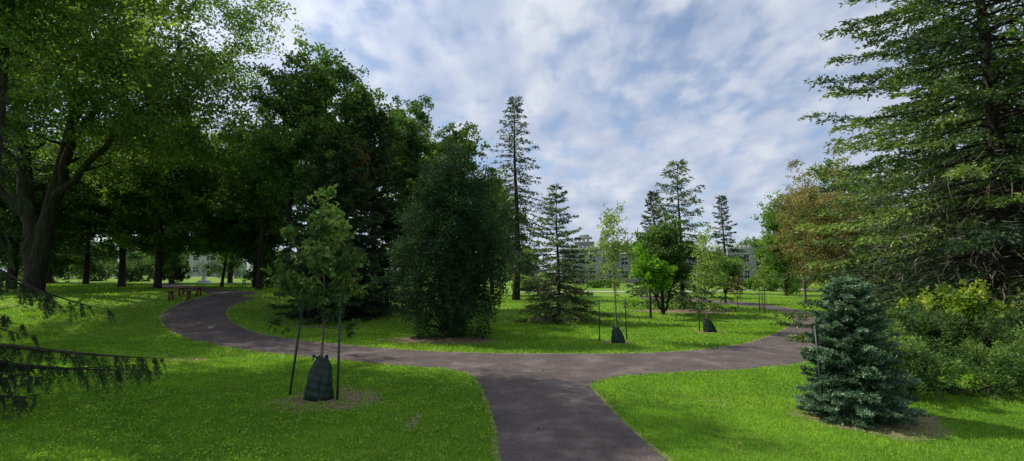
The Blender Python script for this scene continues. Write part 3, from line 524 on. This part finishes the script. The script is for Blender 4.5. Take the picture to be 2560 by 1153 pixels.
# ------------------------------------------------------------------ buildings
def facade(mb,w,h,ops,x0=0,y=0,rev=.18):
    xs=sorted(set([0,w]+[o[0] for o in ops]+[o[1] for o in ops]));zs=sorted(set([0,h]+[o[2] for o in ops]+[o[3] for o in ops]))
    for a,b in zip(xs,xs[1:]):
        for c,d in zip(zs,zs[1:]):
            mx,mz=(a+b)/2,(c+d)/2
            if any(o[0]<mx<o[1] and o[2]<mz<o[3] for o in ops):continue
            mb.add([(x0+a,y,c),(x0+b,y,c),(x0+b,y,d),(x0+a,y,d)],[(0,1,2,3)])
    for o in ops:
        a,b,c,d=x0+o[0],x0+o[1],o[2],o[3]
        mb.add([(a,y,c),(a,y+rev,c),(a,y+rev,d),(a,y,d)],[(0,1,2,3)]);mb.add([(b,y,c),(b,y+rev,c),(b,y+rev,d),(b,y,d)],[(3,2,1,0)])
        mb.add([(a,y,c),(b,y,c),(b,y+rev,c),(a,y+rev,c)],[(0,1,2,3)]);mb.add([(a,y,d),(b,y,d),(b,y+rev,d),(a,y+rev,d)],[(3,2,1,0)])
def windowobj(par,a,b,c,d,y):
    w=bpy.data.objects.new("window",None);COL.objects.link(w);w.parent=par;w.location=((a+b)/2,y+.15,c);W=(b-a);Hh=d-c
    mb=MB();mb.box(-W/2,W/2,0,.02,0,Hh);mb.obj("glass",M_glass,parent=w)
    mb=MB();f=.07
    mb.box(-W/2,-W/2+f,-.05,-.003,0,Hh);mb.box(W/2-f,W/2,-.05,-.003,0,Hh);mb.box(-W/2+f,W/2-f,-.05,-.003,0,f);mb.box(-W/2+f,W/2-f,-.05,-.003,Hh-f,Hh);mb.box(-.03,.03,-.045,-.003,f,Hh-f);mb.box(-W/2+f,-.03,-.045,-.003,Hh*.5-.03,Hh*.5+.03);mb.box(.03,W/2-f,-.045,-.003,Hh*.5-.03,Hh*.5+.03)
    mb.obj("frame",M_frame,parent=w)
    mb=MB();mb.box(-W/2-.12,W/2+.12,-.23,-.152,-.2,-.003);mb.obj("sill",M_trim,parent=w)
    mb=MB();mb.box(-W/2-.12,W/2+.12,-.20,-.152,Hh+.003,Hh+.28);mb.obj("lintel",M_trim,parent=w)
def crenel(mb,x0,x1,y,z,s=.9,h=.45,d=.4):
    mb.box(x0,x1,y,y+d,z,z+.3)
    x=x0
    while x+s<=x1+.01:
        mb.box(x,x+s*.6,y+.002,y+d-.002,z+.3,z+.3+h);x+=s
BY=100;X0=gx(1405,BY);br=root("stone_building",(X0,BY,0),"long grey stone castle-like building with battlements and windows","building")
def block(x0,x1,y0,y1,h,wins):
    mb=MB();facade(mb,x1-x0,h,[(a,b,c,d) for a,b,c,d in wins],x0,y0)
    mb.add([(x0,y0,0),(x0,y1,0),(x0,y1,h),(x0,y0,h)],[(3,2,1,0)]);mb.add([(x1,y0,0),(x1,y1,0),(x1,y1,h),(x1,y0,h)],[(0,1,2,3)])
    mb.add([(x0,y1,0),(x1,y1,0),(x1,y1,h),(x0,y1,h)],[(3,2,1,0)]);mb.add([(x0,y0,h),(x1,y0,h),(x1,y1,h),(x0,y1,h)],[(0,1,2,3)])
    mb.obj("wall",M_stone,parent=br)
    for a,b,c,d in wins: windowobj(br,x0+a,x0+b,c,d,y0)
    mb=MB();crenel(mb,x0-.1,x1+.1,y0-.15,h+.003);mb.obj("parapet",M_trim,parent=br)
def rows(w,n,zs,ww=1.3,wh=1.7,m=1.0):
    o=[]
    for i in range(n):
        c=m+(w-2*m)*(i+.5)/n
        for z in zs:o.append((c-ww/2,c+ww/2,z,z+wh))
    return o
block(0,8.6,0,12,7.0,rows(8.6,3,(.9,4.3)))
block(8.7,35.5,2.0,12,6.1,rows(26.8,9,(.9,3.8),1.5,1.6))
block(35.6,41.6,0.5,12,7.2,rows(6.0,2,(.9,4.4),1.1))
block(3.0,7.2,1.5,9,8.6,[])
mb=MB()
for i in range(2):mb.box(3.4+i*.6,6.8-i*.6,1.52,2.0,9.4+i*.5+.003*i,9.4+i*.5+.5)
mb.obj("stepped_gable",M_trim,parent=br)
mb=MB();mb.box(9.0,10.0,4,5.1,6.1,9.6);mb.box(8.9,10.1,3.9,5.2,9.602,9.85);mb.obj("chimney",M_stone,parent=br)
hx,hy=gx(470,118),118;hr=root("house",(hx,hy,1.2),"pale house with grey gabled roof beyond the street","house")
w_=[(1,2.4,1,2.4),(7.6,9,1,2.4),(1,2.4,4,5.2),(4.3,5.7,4,5.2),(7.6,9,4,5.2),(4.5,5.5,0.02,2.2)]
mb=MB();facade(mb,10,6,w_,0,0);mb.add([(0,0,0),(0,8,0),(0,8,6),(0,0,6)],[(3,2,1,0)]);mb.add([(10,0,0),(10,8,0),(10,8,6),(10,0,6)],[(0,1,2,3)])
mb.add([(0,0,6),(0,8,6),(0,4,9),(0,4,9)],[(0,1,2,3)]);mb.add([(10,0,6),(10,8,6),(10,4,9),(10,4,9)],[(0,1,2,3)]);mb.obj("wall",M_trim,parent=hr)
for w in w_[:5]:windowobj(hr,*w,0)
mb=MB();mb.box(4.5,5.5,.1,.15,.02,2.2);mb.obj("door",M_wood,parent=hr)
mb=MB();mb.add([(-.4,-.5,5.7),(10.4,-.5,5.7),(10.4,4,9.1),(-.4,4,9.1)],[(0,1,2,3)]);mb.add([(-.4,8.5,5.7),(10.4,8.5,5.7),(10.4,4,9.1),(-.4,4,9.1)],[(3,2,1,0)]);mb.obj("roof",M_roof,parent=hr)
# ------------------------------------------------------------------ sky, sun
EL=math.radians(48);AZ=math.radians(-70)
sun=Vector((math.sin(AZ)*math.cos(EL),math.cos(AZ)*math.cos(EL),math.sin(EL)))
ld=bpy.data.lights.new("sun",'SUN');ld.energy=5.0;ld.angle=math.radians(.55);ld.color=(1,.955,.87)
lo=bpy.data.objects.new("sun",ld);lo.rotation_euler=sun.to_track_quat('Z','Y').to_euler();COL.objects.link(lo)
w=bpy.data.worlds.new("World");scene.world=w;w.use_nodes=True;nt=w.node_tree;nt.nodes.clear();N=nt.nodes;L=nt.links
out=N.new("ShaderNodeOutputWorld");bg=N.new("ShaderNodeBackground");bg.inputs[1].default_value=0.14;L.new(bg.outputs[0],out.inputs[0])
sky=N.new("ShaderNodeTexSky");sky.sky_type='NISHITA';sky.sun_disc=False;sky.sun_elevation=EL;sky.sun_rotation=AZ%(2*math.pi);sky.air_density=1.0;sky.dust_density=0.3;sky.ozone_density=3
tc=N.new("ShaderNodeTexCoord");sep=N.new("ShaderNodeSeparateXYZ");L.new(tc.outputs["Generated"],sep.inputs[0])
def math_(op,a,b=None,c=None):
    m=N.new("ShaderNodeMath");m.operation=op
    for i,v in enumerate((a,b,c)):
        if v is None:continue
        if isinstance(v,(int,float)):m.inputs[i].default_value=v
        else:L.new(v,m.inputs[i])
    return m.outputs[0]
zz=math_('ADD',math_('MAXIMUM',sep.outputs[2],0.0),0.28)
cx=math_('DIVIDE',sep.outputs[0],zz);cy=math_('DIVIDE',sep.outputs[1],zz)
cmb=N.new("ShaderNodeCombineXYZ");L.new(cx,cmb.inputs[0]);L.new(cy,cmb.inputs[1])
def noise(sc,det,ro,dist,off=(0,0,0),st=(1,1,1)):
    mp=N.new("ShaderNodeMapping");mp.inputs["Location"].default_value=off;mp.inputs["Scale"].default_value=st;L.new(cmb.outputs[0],mp.inputs[0])
    n=N.new("ShaderNodeTexNoise");n.inputs["Scale"].default_value=sc;n.inputs["Detail"].default_value=det;n.inputs["Roughness"].default_value=ro;n.inputs["Distortion"].default_value=dist
    L.new(mp.outputs[0],n.inputs["Vector"]);return n.outputs[0]
big=noise(1.6,4,.5,.2,(3,1,0));fine=noise(8.0,6,.5,.1,(1,5,2),(1.3,.9,1))
mix=math_('ADD',math_('MULTIPLY',big,.55),math_('MULTIPLY',fine,.5))
cov=N.new("ShaderNodeMapRange");cov.interpolation_type='SMOOTHSTEP';L.new(mix,cov.inputs[0]);cov.inputs[1].default_value=.37;cov.inputs[2].default_value=.55;cov.inputs[3].default_value=.28;cov.inputs[4].default_value=.96
shade=noise(5.0,6,.5,.1,(7,2,4),(1.2,.8,1))
cr=ramp(nt,[(.3,(3.1,3.75,5.1)),(.5,(4.3,4.8,5.9)),(.68,(5.7,6.0,6.6))]);L.new(shade,cr.inputs[0])
dt=N.new("ShaderNodeVectorMath");dt.operation='DOT_PRODUCT';L.new(tc.outputs["Generated"],dt.inputs[0]);dt.inputs[1].default_value=tuple(sun)
gl=math_('ADD',math_('MULTIPLY',math_('POWER',math_('MAXIMUM',dt.outputs["Value"],0.0),5.0),1.1),.92)
vm=N.new("ShaderNodeVectorMath");vm.operation='SCALE';L.new(cr.outputs[0],vm.inputs[0]);L.new(gl,vm.inputs[3])
mx=N.new("ShaderNodeMix");mx.data_type='RGBA';L.new(cov.outputs[0],mx.inputs[0]);L.new(sky.outputs[0],mx.inputs[6]);L.new(vm.outputs[0],mx.inputs[7])
L.new(mx.outputs[2],bg.inputs[0])
# ------------------------------------------------------------------ camera
cd=bpy.data.cameras.new("camera");cd.sensor_width=36;cd.lens=36*FPX/2560;cd.clip_end=5000;cd.clip_start=.05
co=bpy.data.objects.new("camera",cd);co.location=(0,0,CAMZ);co.rotation_euler=(math.radians(95),0,0);COL.objects.link(co);scene.camera=co
scene.view_settings.view_transform='Standard';scene.view_settings.look='None';scene.view_settings.exposure=0
